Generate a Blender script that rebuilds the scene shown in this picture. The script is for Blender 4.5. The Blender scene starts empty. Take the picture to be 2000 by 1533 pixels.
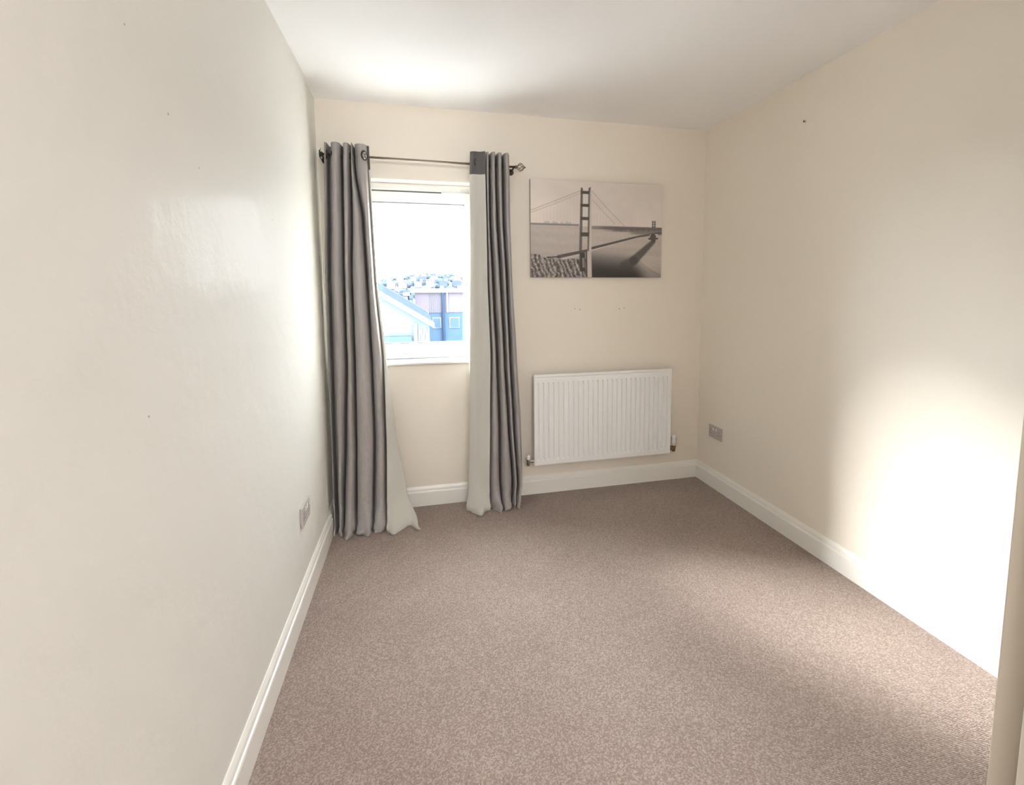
import bpy, bmesh, math, random
from mathutils import Vector, Matrix
import numpy as np
random.seed(7)
C = bpy.data.collections.new('room_scene'); bpy.context.scene.collection.children.link(C)
sc = bpy.context.scene

# ------------------------------------------------------------------ camera, light, exposure
H = 1.3382
cam = bpy.data.cameras.new('camera'); co = bpy.data.objects.new('camera', cam); C.objects.link(co)
r_ = Vector((0.9687, -0.2482, -0.0048)); f_ = Vector((0.2462, 0.9632, -0.1074)).normalized()
r_ = (r_ - f_ * r_.dot(f_)).normalized(); u_ = r_.cross(f_)
m = Matrix.Identity(4)
for i in range(3):
    m[i][0] = r_[i]; m[i][1] = u_[i]; m[i][2] = -f_[i]
m[2][3] = H
co.matrix_world = m
cam.sensor_width = 36.0; cam.sensor_fit = 'HORIZONTAL'; cam.lens = 973.05 / 2000 * 36
cam.shift_x = -0.0331; cam.shift_y = -0.0473; cam.clip_start = 0.02; cam.clip_end = 2000
sc.camera = co

w = bpy.data.worlds.new('overcast_sky'); sc.world = w; w.use_nodes = True
nt = w.node_tree; nt.nodes.clear()
out = nt.nodes.new('ShaderNodeOutputWorld'); bg = nt.nodes.new('ShaderNodeBackground')
bg.inputs[0].default_value = (0.90, 0.95, 1.0, 1); SKY = 30.0
# haze brightens smoothly towards the veiled sun
SUN_DIR = Vector((1.86, -1.78, -1.24)).normalized()
tcw = nt.nodes.new('ShaderNodeTexCoord'); dt = nt.nodes.new('ShaderNodeVectorMath'); dt.operation = 'DOT_PRODUCT'
dt.inputs[1].default_value = tuple(-SUN_DIR); nrm = nt.nodes.new('ShaderNodeVectorMath'); nrm.operation = 'NORMALIZE'
nt.links.new(tcw.outputs['Generated'], nrm.inputs[0]); nt.links.new(nrm.outputs[0], dt.inputs[0])
mxm = nt.nodes.new('ShaderNodeMath'); mxm.operation = 'MAXIMUM'; mxm.inputs[1].default_value = 0.0
pwm = nt.nodes.new('ShaderNodeMath'); pwm.operation = 'POWER'; pwm.inputs[1].default_value = 6.0
mam = nt.nodes.new('ShaderNodeMath'); mam.operation = 'MULTIPLY_ADD'; mam.inputs[1].default_value = 2.2; mam.inputs[2].default_value = 0.8
mul = nt.nodes.new('ShaderNodeMath'); mul.operation = 'MULTIPLY'; mul.inputs[1].default_value = SKY
nt.links.new(dt.outputs['Value'], mxm.inputs[0]); nt.links.new(mxm.outputs[0], pwm.inputs[0]); nt.links.new(pwm.outputs[0], mam.inputs[0])
nt.links.new(mam.outputs[0], mul.inputs[0]); nt.links.new(mul.outputs[0], bg.inputs[1])
nt.links.new(bg.outputs[0], out.inputs[0])

sun = bpy.data.lights.new('hazy_sun', 'SUN'); so = bpy.data.objects.new('hazy_sun', sun); C.objects.link(so)
sun.energy = 40.0; sun.angle = math.radians(19); sun.color = (1.0, 0.97, 0.93)
so.rotation_euler = SUN_DIR.to_track_quat('-Z', 'Y').to_euler()
so.location = (-6, 12, 9)

def area(name, loc, direction, sx, sy, energy, color):
    l = bpy.data.lights.new(name, 'AREA'); o = bpy.data.objects.new(name, l); C.objects.link(o)
    l.shape = 'RECTANGLE'; l.size = sx; l.size_y = sy; l.energy = energy; l.color = color
    o.location = loc; o.rotation_euler = Vector(direction).to_track_quat('-Z', 'Y').to_euler()
    return l
area('hall_fill_light', (0.55, -1.75, 2.12), (0, 1, .12), 1.8, .45, 38.0, (1.0, 0.985, 1.0))  # unseen area light added in the hall as general fill for the room
pl = area('window_portal', (0.005, 3.30, 1.45), (0, -1, 0), 0.72, 1.1, 1.0, (1, 1, 1))
pl.cycles.is_portal = True

sc.view_settings.view_transform = 'Standard'; sc.view_settings.look = 'None'
sc.view_settings.exposure = 0.45; sc.view_settings.gamma = 1.0
sc.view_settings.use_curve_mapping = False
sc.cycles.max_bounces = 14; sc.cycles.diffuse_bounces = 10; sc.cycles.glossy_bounces = 5
sc.cycles.transparent_max_bounces = 8; sc.cycles.transmission_bounces = 6
sc.cycles.use_denoising = True; sc.cycles.sample_clamp_indirect = 12
sc.cycles.use_adaptive_sampling = False

# ------------------------------------------------------------------ materials
def srgb(r, g, b):
    f = lambda c: (c / 255 / 12.92) if c / 255 <= .04045 else ((c / 255 + .055) / 1.055) ** 2.4
    return (f(r), f(g), f(b), 1)
def mat(name, col, rough=.5, metal=0, bump=0, bscale=40, var=0, vscale=5, col2=None, trans=0, spec=.5, detail=3, dist=.01, coat=0):
    mm = bpy.data.materials.new(name); mm.use_nodes = True; n = mm.node_tree; n.nodes.clear()
    o = n.nodes.new('ShaderNodeOutputMaterial'); p = n.nodes.new('ShaderNodeBsdfPrincipled')
    p.inputs['Base Color'].default_value = col; p.inputs['Roughness'].default_value = rough
    p.inputs['Metallic'].default_value = metal; p.inputs['Specular IOR Level'].default_value = spec
    tc = n.nodes.new('ShaderNodeTexCoord')
    nz = n.nodes.new('ShaderNodeTexNoise'); nz.inputs['Scale'].default_value = vscale; nz.inputs['Detail'].default_value = 4
    n.links.new(tc.outputs['Object'], nz.inputs['Vector'])
    mx = n.nodes.new('ShaderNodeMix'); mx.data_type = 'RGBA'
    c2 = col2 or tuple(c * (1 - var) for c in col[:3]) + (1,)
    mx.inputs[6].default_value = col; mx.inputs[7].default_value = c2
    n.links.new(nz.outputs['Fac'], mx.inputs[0]); n.links.new(mx.outputs[2], p.inputs['Base Color'])
    if bump:
        nb = n.nodes.new('ShaderNodeTexNoise'); nb.inputs['Scale'].default_value = bscale; nb.inputs['Detail'].default_value = detail
        b = n.nodes.new('ShaderNodeBump'); b.inputs['Strength'].default_value = bump; b.inputs['Distance'].default_value = dist
        n.links.new(tc.outputs['Object'], nb.inputs['Vector']); n.links.new(nb.outputs['Fac'], b.inputs['Height'])
        n.links.new(b.outputs[0], p.inputs['Normal'])
    if coat:
        p.inputs['Coat Weight'].default_value = coat; p.inputs['Coat Roughness'].default_value = .14
        n.links.new(b.outputs[0], p.inputs['Coat Normal'])
    if trans:
        t = n.nodes.new('ShaderNodeBsdfTranslucent'); t.inputs[0].default_value = col
        ms = n.nodes.new('ShaderNodeMixShader'); ms.inputs[0].default_value = trans
        n.links.new(p.outputs[0], ms.inputs[1]); n.links.new(t.outputs[0], ms.inputs[2]); n.links.new(ms.outputs[0], o.inputs[0])
    else:
        n.links.new(p.outputs[0], o.inputs[0])
    return mm

M = {}
M['wall'] = mat('magnolia_paint', (.83, .775, .69, 1), .55, bump=.12, bscale=9, detail=5, dist=.02, var=.03, vscale=2)
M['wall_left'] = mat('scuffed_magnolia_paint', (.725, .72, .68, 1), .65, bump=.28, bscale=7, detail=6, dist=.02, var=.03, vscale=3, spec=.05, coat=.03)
M['ceiling'] = mat('white_ceiling_paint', (.95, .955, .97, 1), .9, var=.02)
M['trim'] = mat('white_satin_trim', (.84, .83, .79, 1), .3, bump=.05, bscale=20, var=.02)
M['door'] = mat('cream_door_paint', (.50, .45, .375, 1), .4, bump=.05, bscale=15, var=.05)
M['upvc'] = mat('white_upvc', (.80, .81, .82, 1), .25, var=.01)
M['seal_grey'] = mat('grey_seal', (.20, .20, .20, 1), .6, var=.1)
M['upvc_dark'] = mat('dark_gasket', (.09, .09, .09, 1), .6, var=.1)
M['radiator'] = mat('radiator_enamel', (.86, .87, .87, 1), .2, var=.015)
M['rad_dark'] = mat('grey_convector_steel', (.30, .29, .27, 1), .5, var=.1)
M['chrome'] = mat('chrome_metal', (.62, .60, .58, 1), .22, 1)
M['brass'] = mat('aged_brass', (.34, .24, .13, 1), .4, 1, var=.3, vscale=60)
M['black_metal'] = mat('dark_bronze_metal', (.055, .045, .04, 1), .35, .8)
M['rod'] = mat('brushed_bronze_rod', (.22, .17, .14, 1), .35, .8)
M['plastic'] = mat('white_plastic', (.78, .76, .73, 1), .3, var=.02)
M['grey_plastic'] = mat('shade_greyed_plastic', (.50, .46, .44, 1), .35, var=.05)  # white socket plates greyed, their shade put into the colour
M['dark'] = mat('dark_hole', (.03, .025, .02, 1), .8)
M['filler'] = mat('filler_patch', (.50, .42, .34, 1), .8, var=.2, vscale=200)
M['canvas_side'] = mat('canvas_side', (.34, .30, .27, 1), .8, bump=.2, bscale=600, var=.05)
M['lining'] = mat('cream_lining', (.72, .71, .655, 1), .8, bump=.1, bscale=300, var=.04, trans=.28)
M['grey_tape'] = mat('grey_header_tape', (.10, .095, .095, 1), .7, var=.1)

def fabric():
    mm = bpy.data.materials.new('grey_faux_silk'); mm.use_nodes = True; n = mm.node_tree; p = n.nodes['Principled BSDF']
    p.inputs['Roughness'].default_value = .42; p.inputs['Specular IOR Level'].default_value = .55
    tc = n.nodes.new('ShaderNodeTexCoord'); mp = n.nodes.new('ShaderNodeMapping'); mp.inputs['Scale'].default_value = (260, 260, 6)
    nz = n.nodes.new('ShaderNodeTexNoise'); nz.inputs['Scale'].default_value = 1; nz.inputs['Detail'].default_value = 3
    n.links.new(tc.outputs['Object'], mp.inputs[0]); n.links.new(mp.outputs[0], nz.inputs['Vector'])
    cr = n.nodes.new('ShaderNodeValToRGB'); cr.color_ramp.elements[0].position = .3; cr.color_ramp.elements[1].position = .7
    cr.color_ramp.elements[0].color = (.29, .275, .27, 1); cr.color_ramp.elements[1].color = (.365, .345, .338, 1)
    n.links.new(nz.outputs['Fac'], cr.inputs[0]); n.links.new(cr.outputs[0], p.inputs['Base Color'])
    b = n.nodes.new('ShaderNodeBump'); b.inputs['Strength'].default_value = .15; b.inputs['Distance'].default_value = .002
    n.links.new(nz.outputs['Fac'], b.inputs['Height']); n.links.new(b.outputs[0], p.inputs['Normal'])
    return mm
M['fabric'] = fabric()

def carpet():
    mm = bpy.data.materials.new('loop_pile_carpet'); mm.use_nodes = True; n = mm.node_tree; p = n.nodes['Principled BSDF']
    p.inputs['Roughness'].default_value = .95; p.inputs['Specular IOR Level'].default_value = .15
    p.inputs['Sheen Weight'].default_value = .2
    tc = n.nodes.new('ShaderNodeTexCoord')
    # rows of small loops
    mp = n.nodes.new('ShaderNodeMapping'); mp.inputs['Scale'].default_value = (250, 215, 150)
    n.links.new(tc.outputs['Object'], mp.inputs[0])
    vo = n.nodes.new('ShaderNodeTexVoronoi'); vo.inputs['Scale'].default_value = 1; vo.inputs['Randomness'].default_value = .45
    n.links.new(mp.outputs[0], vo.inputs['Vector'])
    nz = n.nodes.new('ShaderNodeTexNoise'); nz.inputs['Scale'].default_value = 210; nz.inputs['Detail'].default_value = 3
    n.links.new(tc.outputs['Object'], nz.inputs['Vector'])
    big = n.nodes.new('ShaderNodeTexNoise'); big.inputs['Scale'].default_value = 2.2; big.inputs['Detail'].default_value = 3
    n.links.new(tc.outputs['Object'], big.inputs['Vector'])
    sp = n.nodes.new('ShaderNodeSeparateColor'); n.links.new(vo.outputs['Color'], sp.inputs[0])
    cr = n.nodes.new('ShaderNodeValToRGB'); e = cr.color_ramp.elements
    e[0].position = 0; e[0].color = (.18, .130, .108, 1); e[1].position = 1; e[1].color = (.53, .445, .395, 1)
    mid = e.new(.5); mid.color = (.31, .238, .204, 1)
    mth = n.nodes.new('ShaderNodeMath'); mth.operation = 'MULTIPLY_ADD'; mth.inputs[1].default_value = .5
    n.links.new(sp.outputs[0], mth.inputs[0])
    m2 = n.nodes.new('ShaderNodeMath'); m2.operation = 'MULTIPLY'; m2.inputs[1].default_value = .5
    n.links.new(nz.outputs['Fac'], m2.inputs[0]); n.links.new(m2.outputs[0], mth.inputs[2])
    n.links.new(mth.outputs[0], cr.inputs[0])
    dk = n.nodes.new('ShaderNodeMix'); dk.data_type = 'RGBA'; dk.blend_type = 'MULTIPLY'; dk.inputs[0].default_value = 1
    rp = n.nodes.new('ShaderNodeValToRGB'); rp.color_ramp.elements[0].color = (.90, .88, .88, 1); rp.color_ramp.elements[1].color = (1, 1, 1, 1)
    rp.color_ramp.elements[0].position = .35; rp.color_ramp.elements[1].position = .65
    n.links.new(big.outputs['Fac'], rp.inputs[0]); n.links.new(cr.outputs[0], dk.inputs[6]); n.links.new(rp.outputs[0], dk.inputs[7])
    n.links.new(dk.outputs[2], p.inputs['Base Color'])
    b = n.nodes.new('ShaderNodeBump'); b.inputs['Strength'].default_value = .9; b.inputs['Distance'].default_value = .003; b.invert = True
    n.links.new(vo.outputs['Distance'], b.inputs['Height']); n.links.new(b.outputs[0], p.inputs['Normal'])
    return mm
M['carpet'] = carpet()

def glass():
    mm = bpy.data.materials.new('clear_glass'); mm.use_nodes = True; n = mm.node_tree; n.nodes.clear()
    o = n.nodes.new('ShaderNodeOutputMaterial'); t = n.nodes.new('ShaderNodeBsdfTransparent'); t.inputs[0].default_value = (.97, .98, .98, 1)
    g = n.nodes.new('ShaderNodeBsdfGlossy'); g.inputs['Roughness'].default_value = .02
    lw = n.nodes.new('ShaderNodeLayerWeight'); pw = n.nodes.new('ShaderNodeMath'); pw.operation = 'POWER'; pw.inputs[1].default_value = 5
    fr = n.nodes.new('ShaderNodeMath'); fr.operation = 'MULTIPLY_ADD'; fr.inputs[1].default_value = .94; fr.inputs[2].default_value = .035
    n.links.new(lw.outputs['Facing'], pw.inputs[0]); n.links.new(pw.outputs[0], fr.inputs[0])
    ms = n.nodes.new('ShaderNodeMixShader'); n.links.new(fr.outputs[0], ms.inputs[0]); n.links.new(t.outputs[0], ms.inputs[1]); n.links.new(g.outputs[0], ms.inputs[2])
    n.links.new(ms.outputs[0], o.inputs[0]); return mm
M['glass'] = glass()

# ------------------------------------------------------------------ helpers
def link(name, me, m_, parent=None, kind=None, smooth=False):
    o = bpy.data.objects.new(name, me); C.objects.link(o)
    for k in (m_ if isinstance(m_, (list, tuple)) else [m_]):
        me.materials.append(M[k] if isinstance(k, str) else k)
    if smooth:
        for p in me.polygons: p.use_smooth = True
    if parent:
        o.parent = parent
        o.matrix_parent_inverse = Matrix.Translation(-parent.location) if parent.type == 'EMPTY' else Matrix.Identity(4)
    if kind: o['kind'] = kind
    return o
def obj(name, bm, m_, parent=None, kind=None, smooth=False, bevel=0, seg=2):
    if bevel:
        bmesh.ops.remove_doubles(bm, verts=bm.verts, dist=1e-6)
        bmesh.ops.bevel(bm, geom=[e for e in bm.edges if len(e.link_faces) == 2 and e.calc_face_angle(0) > .6], offset=bevel, segments=seg, affect='EDGES', profile=.6)
    bmesh.ops.recalc_face_normals(bm, faces=bm.faces)
    me = bpy.data.meshes.new(name); bm.to_mesh(me); bm.free()
    return link(name, me, m_, parent, kind, smooth)
def thing(name, label, cat, loc=(0, 0, 0), group=None):
    o = bpy.data.objects.new(name, None); C.objects.link(o); o.location = loc; o.empty_display_size = .1
    o['label'] = label; o['category'] = cat
    if group: o['group'] = group
    return o
def tag(o, label, cat, group=None):
    o['label'] = label; o['category'] = cat
    if group: o['group'] = group
    return o
def B(*boxes):
    bm = bmesh.new()
    for b in boxes: box(bm, *b)
    return bm
def box(bm, x0, x1, y0, y1, z0, z1):
    v = [bm.verts.new(p) for p in ((x0, y0, z0), (x1, y0, z0), (x1, y1, z0), (x0, y1, z0), (x0, y0, z1), (x1, y0, z1), (x1, y1, z1), (x0, y1, z1))]
    for f in ((0, 3, 2, 1), (4, 5, 6, 7), (0, 1, 5, 4), (1, 2, 6, 5), (2, 3, 7, 6), (3, 0, 4, 7)): bm.faces.new([v[i] for i in f])
def tube(bm, pts, r, seg=12, cap=True):
    pts = [Vector(p) for p in pts]; rings = []
    rad = r if isinstance(r, (list, tuple)) else [r] * len(pts)
    n0 = None
    for i, p in enumerate(pts):
        d = (pts[min(i + 1, len(pts) - 1)] - pts[max(i - 1, 0)]).normalized()
        if n0 is None:
            n0 = d.orthogonal().normalized()
        n0 = (n0 - d * n0.dot(d)).normalized(); b0 = d.cross(n0)
        rings.append([bm.verts.new(p + (n0 * math.cos(t) + b0 * math.sin(t)) * rad[i]) for t in [2 * math.pi * k / seg for k in range(seg)]])
    for a, b in zip(rings, rings[1:]):
        for k in range(seg): bm.faces.new((a[k], a[(k + 1) % seg], b[(k + 1) % seg], b[k]))
    if cap: bm.faces.new(rings[0][::-1]); bm.faces.new(rings[-1])
def lathe(bm, base, axis, prof, seg=20):
    # prof: list of (distance along axis, radius)
    ax = Vector(axis).normalized(); n0 = ax.orthogonal().normalized(); b0 = ax.cross(n0); rings = []
    for t, r in prof:
        c = Vector(base) + ax * t
        rings.append([bm.verts.new(c + (n0 * math.cos(a) + b0 * math.sin(a)) * max(r, 1e-5)) for a in [2 * math.pi * k / seg for k in range(seg)]])
    for a, b in zip(rings, rings[1:]):
        for k in range(seg): bm.faces.new((a[k], a[(k + 1) % seg], b[(k + 1) % seg], b[k]))
    bm.faces.new(rings[0][::-1]); bm.faces.new(rings[-1])
def prism(bm, prof, axis, a, b, m0=0, m1=0):
    # prof in (u,z); axis 'x': u is y, run along x ; axis 'y': u is x, run along y. m0/m1: mitre factor by |u-u0|
    def P(u, z, t): return (t, u, z) if axis == 'x' else (u, t, z)
    u0 = prof[0][0]
    r0 = [bm.verts.new(P(u, z, a + m0 * abs(u - u0))) for u, z in prof]; r1 = [bm.verts.new(P(u, z, b - m1 * abs(u - u0))) for u, z in prof]
    n = len(prof)
    for k in range(n): bm.faces.new((r0[k], r0[(k + 1) % n], r1[(k + 1) % n], r1[k]))
    bm.faces.new(r0[::-1]); bm.faces.new(r1)
def torus(bm, c, axis, R_, r, seg=28, s2=8, flat=1.0):
    ax = Vector(axis).normalized(); n0 = ax.orthogonal().normalized(); b0 = ax.cross(n0); rings = []
    for i in range(seg):
        t = 2 * math.pi * i / seg; d = n0 * math.cos(t) + b0 * math.sin(t)
        rings.append([bm.verts.new(Vector(c) + d * (R_ + r * math.cos(s)) + ax * (r * flat * math.sin(s))) for s in [2 * math.pi * k / s2 for k in range(s2)]])
    for i in range(seg):
        a, b = rings[i], rings[(i + 1) % seg]
        for k in range(s2): bm.faces.new((a[k], a[(k + 1) % s2], b[(k + 1) % s2], b[k]))

# ------------------------------------------------------------------ room shell
XL, XL2, XR, YB, YE, ZC = -0.509, -0.5215, 1.914, 3.105, 2.824, 2.4
YN = -1.9                                              # far end of the hall behind the camera
S = 'structure'
obj('floor', B((-0.66, 2.06, YN - .1, YB + .3, -0.12, 0)), 'carpet', kind=S)
obj('ceiling', B((-0.66, 2.06, YN - .1, YB + .3, ZC, ZC + .12)), 'ceiling', kind=S)
obj('wall_left', B((-0.66, XL2, YN - .1, YB, 0, ZC), (XL2, XL, YN - .1, YE, 0, ZC)), 'wall_left', kind=S)
obj('wall_right', B((XR, XR + .146, YN - .1, YB, 0, ZC)), 'wall', kind=S)
WX0, WX1, WZ0, WZ1 = -0.37, 0.375, 0.895, 1.983        # window opening
wb = B((-0.66, WX0, YB, YB + .3, 0, ZC), (WX1, 2.06, YB, YB + .3, 0, ZC), (WX0, WX1, YB, YB + .3, 0, WZ0), (WX0, WX1, YB, YB + .3, WZ1, ZC))
wall_back = obj('wall_back', wb, 'wall', kind=S)
obj('wall_hall_end', B((XL, XR, YN - .1, YN, 0, ZC)), 'wall', kind=S)
obj('wall_near', B((0.895, XR, .36, .47, 0, ZC)), 'wall', kind=S)
# skirting boards
def skirt_prof(u0, s, t=.018, h=.122):
    return [(u0, 0.0), (u0 + s * t, 0.0), (u0 + s * t, h - .036), (u0 + s * (t - .002), h - .030), (u0 + s * (t - .006), h - .028), (u0 + s * (t - .006), h - .023),
            (u0 + s * (t - .0075), h - .014), (u0 + s * (t - .011), h - .006), (u0 + s * (t - .014), h), (u0, h)]
bm = bmesh.new(); prism(bm, skirt_prof(YB, -1), 'x', XL2, XR, 1, 1); obj('baseboard_back', bm, 'trim', kind=S)
bm = bmesh.new(); prism(bm, skirt_prof(XL, 1), 'y', YN, YE + .018, 0, 0); prism(bm, skirt_prof(XL2, 1), 'y', YE + .018, YB, 0, 1); obj('baseboard_left', bm, 'trim', kind=S)
bm = bmesh.new(); prism(bm, skirt_prof(XR, -1), 'y', .47, YB, 0, 1); obj('baseboard_right', bm, 'trim', kind=S)

# ------------------------------------------------------------------ door at the right edge of the picture
door = obj('door_1', B((0.850, 0.895, .35, .48, 0, 2.06), (0.862, 0.874, .475, .487, 0, 2.0)), 'door', kind=S, bevel=.002)
u = Vector((1.0, .572, 0)).normalized(); n_ = Vector((u.y, -u.x, 0)); L0 = Vector((.855, .519, 0))
def leafbox(bm, a0, a1, t0, t1, z0, z1):
    v = []
    for z in (z0, z1):
        for a, t in ((a0, t0), (a1, t0), (a1, t1), (a0, t1)):
            p = L0 + u * a + n_ * t; v.append(bm.verts.new((p.x, p.y, z)))
    for f in ((0, 3, 2, 1), (4, 5, 6, 7), (0, 1, 5, 4), (1, 2, 6, 5), (2, 3, 7, 6), (3, 0, 4, 7)): bm.faces.new([v[i] for i in f])
bm = bmesh.new(); leafbox(bm, 0, .74, 0, .035, .012, 2.0); obj('door_leaf', bm, 'door', door, bevel=.002)
for z in (.2, 1.79):
    bm = bmesh.new(); q = L0 + n_ * .040 + u * -.004; tube(bm, [(q.x, q.y, z - .045), (q.x, q.y, z + .045)], .005); leafbox(bm, -.0015, .0, .004, .034, z - .04, z + .04)
    obj('hinge', bm, 'chrome', door)

# ------------------------------------------------------------------ window
win = bpy.data.objects.new('window_1', None); C.objects.link(win); win.location = (0, YB + .13, WZ0); win['kind'] = S
def frame_ring(bm, x0, x1, z0, z1, wx, wz0, wz1, y0, y1):
    box(bm, x0, x0 + wx, y0, y1, z0, z1); box(bm, x1 - wx, x1, y0, y1, z0, z1)
    box(bm, x0 + wx, x1 - wx, y0, y1, z0, z0 + wz0); box(bm, x0 + wx, x1 - wx, y0, y1, z1 - wz1, z1)
y0 = YB + .10
bm = bmesh.new(); frame_ring(bm, WX0 + .002, WX1 - .002, .915, WZ1 - .002, .040, .045, .052, y0, y0 + .07)
obj('window_frame', bm, 'upvc', win, bevel=.004)
bm = bmesh.new(); frame_ring(bm, WX0 + .034, WX1 - .034, .953, 1.937, .044, .062, .070, y0 - .014, y0 + .05)
sash = obj('sash', bm, 'upvc', win, bevel=.005)
bm = bmesh.new(); frame_ring(bm, WX0 + .077, WX1 - .077, 1.0145, 1.868, .0035, .0035, .0035, y0 - .0125, y0 + .02)
obj('gasket', bm, 'upvc_dark', sash)
obj('window_pane', B((WX0 + .078, WX1 - .078, y0 + .016, y0 + .020, 1.015, 1.868)), 'glass', sash)
bm = bmesh.new(); frame_ring(bm, WX0 + .0325, WX1 - .0325, .951, 1.9385, .0018, .0022, .0018, y0 - .0125, y0 - .0002)
obj('sash_seal', bm, 'seal_grey', win)
obj('sill_seal', B((WX0 + .002, WX1 - .002, y0 - .004, y0 - .0002, .917, .9195)), 'seal_grey', win)
bm = B((-0.27, 0.165, y0 - .018, y0 - .001, 1.937, 1.951)); vent = obj('trickle_vent', bm, 'upvc', win, bevel=.003)
obj('vent_slot', B((-0.265, 0.16, y0 - .0155, y0 - .002, 1.929, 1.9365)), 'upvc_dark', vent)
bm = bmesh.new(); box(bm, -.035, .045, y0 - .022, y0 - .014, .966, .988)
h_ = obj('handle', bm, 'upvc', win, bevel=.004)
bm = bmesh.new(); lathe(bm, (.012, y0 - .022, .977), (0, -1, 0), [(0, .009), (.022, .008), (.026, .006)], 14); obj('handle_neck', bm, 'chrome', h_, smooth=True)
bm = bmesh.new(); tube(bm, [(.018, y0 - .046, .977), (-.01, y0 - .05, .976), (-.06, y0 - .052, .974), (-.105, y0 - .048, .972)], [.008, .009, .0075, .006]); obj('lever', bm, 'upvc', h_, smooth=True)
# window board
bm = bmesh.new(); prism(bm, [(YB + .10, .895), (YB + .10, .917), (YB - .040, .917), (YB - .046, .913), (YB - .048, .906), (YB - .046, .899), (YB - .040, .895)], 'x', WX0, WX1)
for xa, xb in ((WX0 - .045, WX0), (WX1, WX1 + .045)):
    prism(bm, [(YB, .895), (YB, .917), (YB - .040, .917), (YB - .046, .913), (YB - .048, .906), (YB - .046, .899), (YB - .040, .895)], 'x', xa, xb)
obj('window_sill', bm, 'upvc', win)

# ------------------------------------------------------------------ curtains
def catmull(P, n):
    out = []
    P = [P[0] * 2 - P[1]] + P + [P[-1] * 2 - P[-2]]
    for i in range(1, len(P) - 2):
        p0, p1, p2, p3 = P[i - 1:i + 3]
        for k in range(n):
            t = k / n
            out.append(.5 * ((2 * p1) + (-p0 + p2) * t + (2 * p0 - 5 * p1 + 4 * p2 - p3) * t * t + (-p0 + 3 * p1 - 3 * p2 + p3) * t ** 3))
    out.append(P[-2]); return out
def interp_levels(levels, zs):
    out = []
    for z in zs:
        for a, b in zip(levels, levels[1:]):
            if a[0] >= z >= b[0] - 1e-9:
                t = (a[0] - z) / (a[0] - b[0]); s = t * t * (3 - 2 * t) * .35 + t * .65
                out.append([a[i] + (b[i] - a[i]) * s for i in range(len(a))]); break
    return out
ZS = [2.135 - i * .032 for i in range(66)]
ZS = [z for z in ZS if z > .055] + [.048, .036, .027, .020, .014, .008, .003]
def sheet(name, rows, zs, m_, parent, off=0, step=None, jr=.0):
    # rows: list (per height) of lists of Vector2 (x,y)
    bm = bmesh.new(); grid = []
    for ri, (row, z) in enumerate(zip(rows, zs)):
        vs = []
        for i, p in enumerate(row):
            a = row[max(i - 1, 0)]; b = row[min(i + 1, len(row) - 1)]
            d = (b - a); nn = Vector((-d.y, d.x)); nn = nn.normalized() if nn.length > 1e-9 else Vector((0, 1))
            q = p + nn * off
            vs.append(bm.verts.new((q.x, q.y, z)))
        grid.append(vs)
    for a, b in zip(grid, grid[1:]):
        for k in range(len(a) - 1): bm.faces.new((a[k], a[k + 1], b[k + 1], b[k]))
    me = bpy.data.meshes.new(name); bm.to_mesh(me); bm.free()
    return link(name, me, m_, parent, smooth=True)
def panel_points(xa, xb, yf, first=True, last=True, bow=.010):
    # broad front face between two sharp valleys
    w_ = xb - xa; e = min(.17 * w_, .008)
    return [Vector((xa + e * .8, yf + .024)), Vector((xa + e + .06 * w_, yf + .004)), Vector((xa + .36 * w_, yf - bow)), Vector((xa + .64 * w_, yf - bow)), Vector((xb - e - .06 * w_, yf + .004)), Vector((xb - e * .8, yf + .024))]
def wobble(x, z, s): return math.sin(z * 5.1 + x * 37 + s) * .5 + math.sin(z * 11.3 + x * 61 + s * 2.3) * .3

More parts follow.
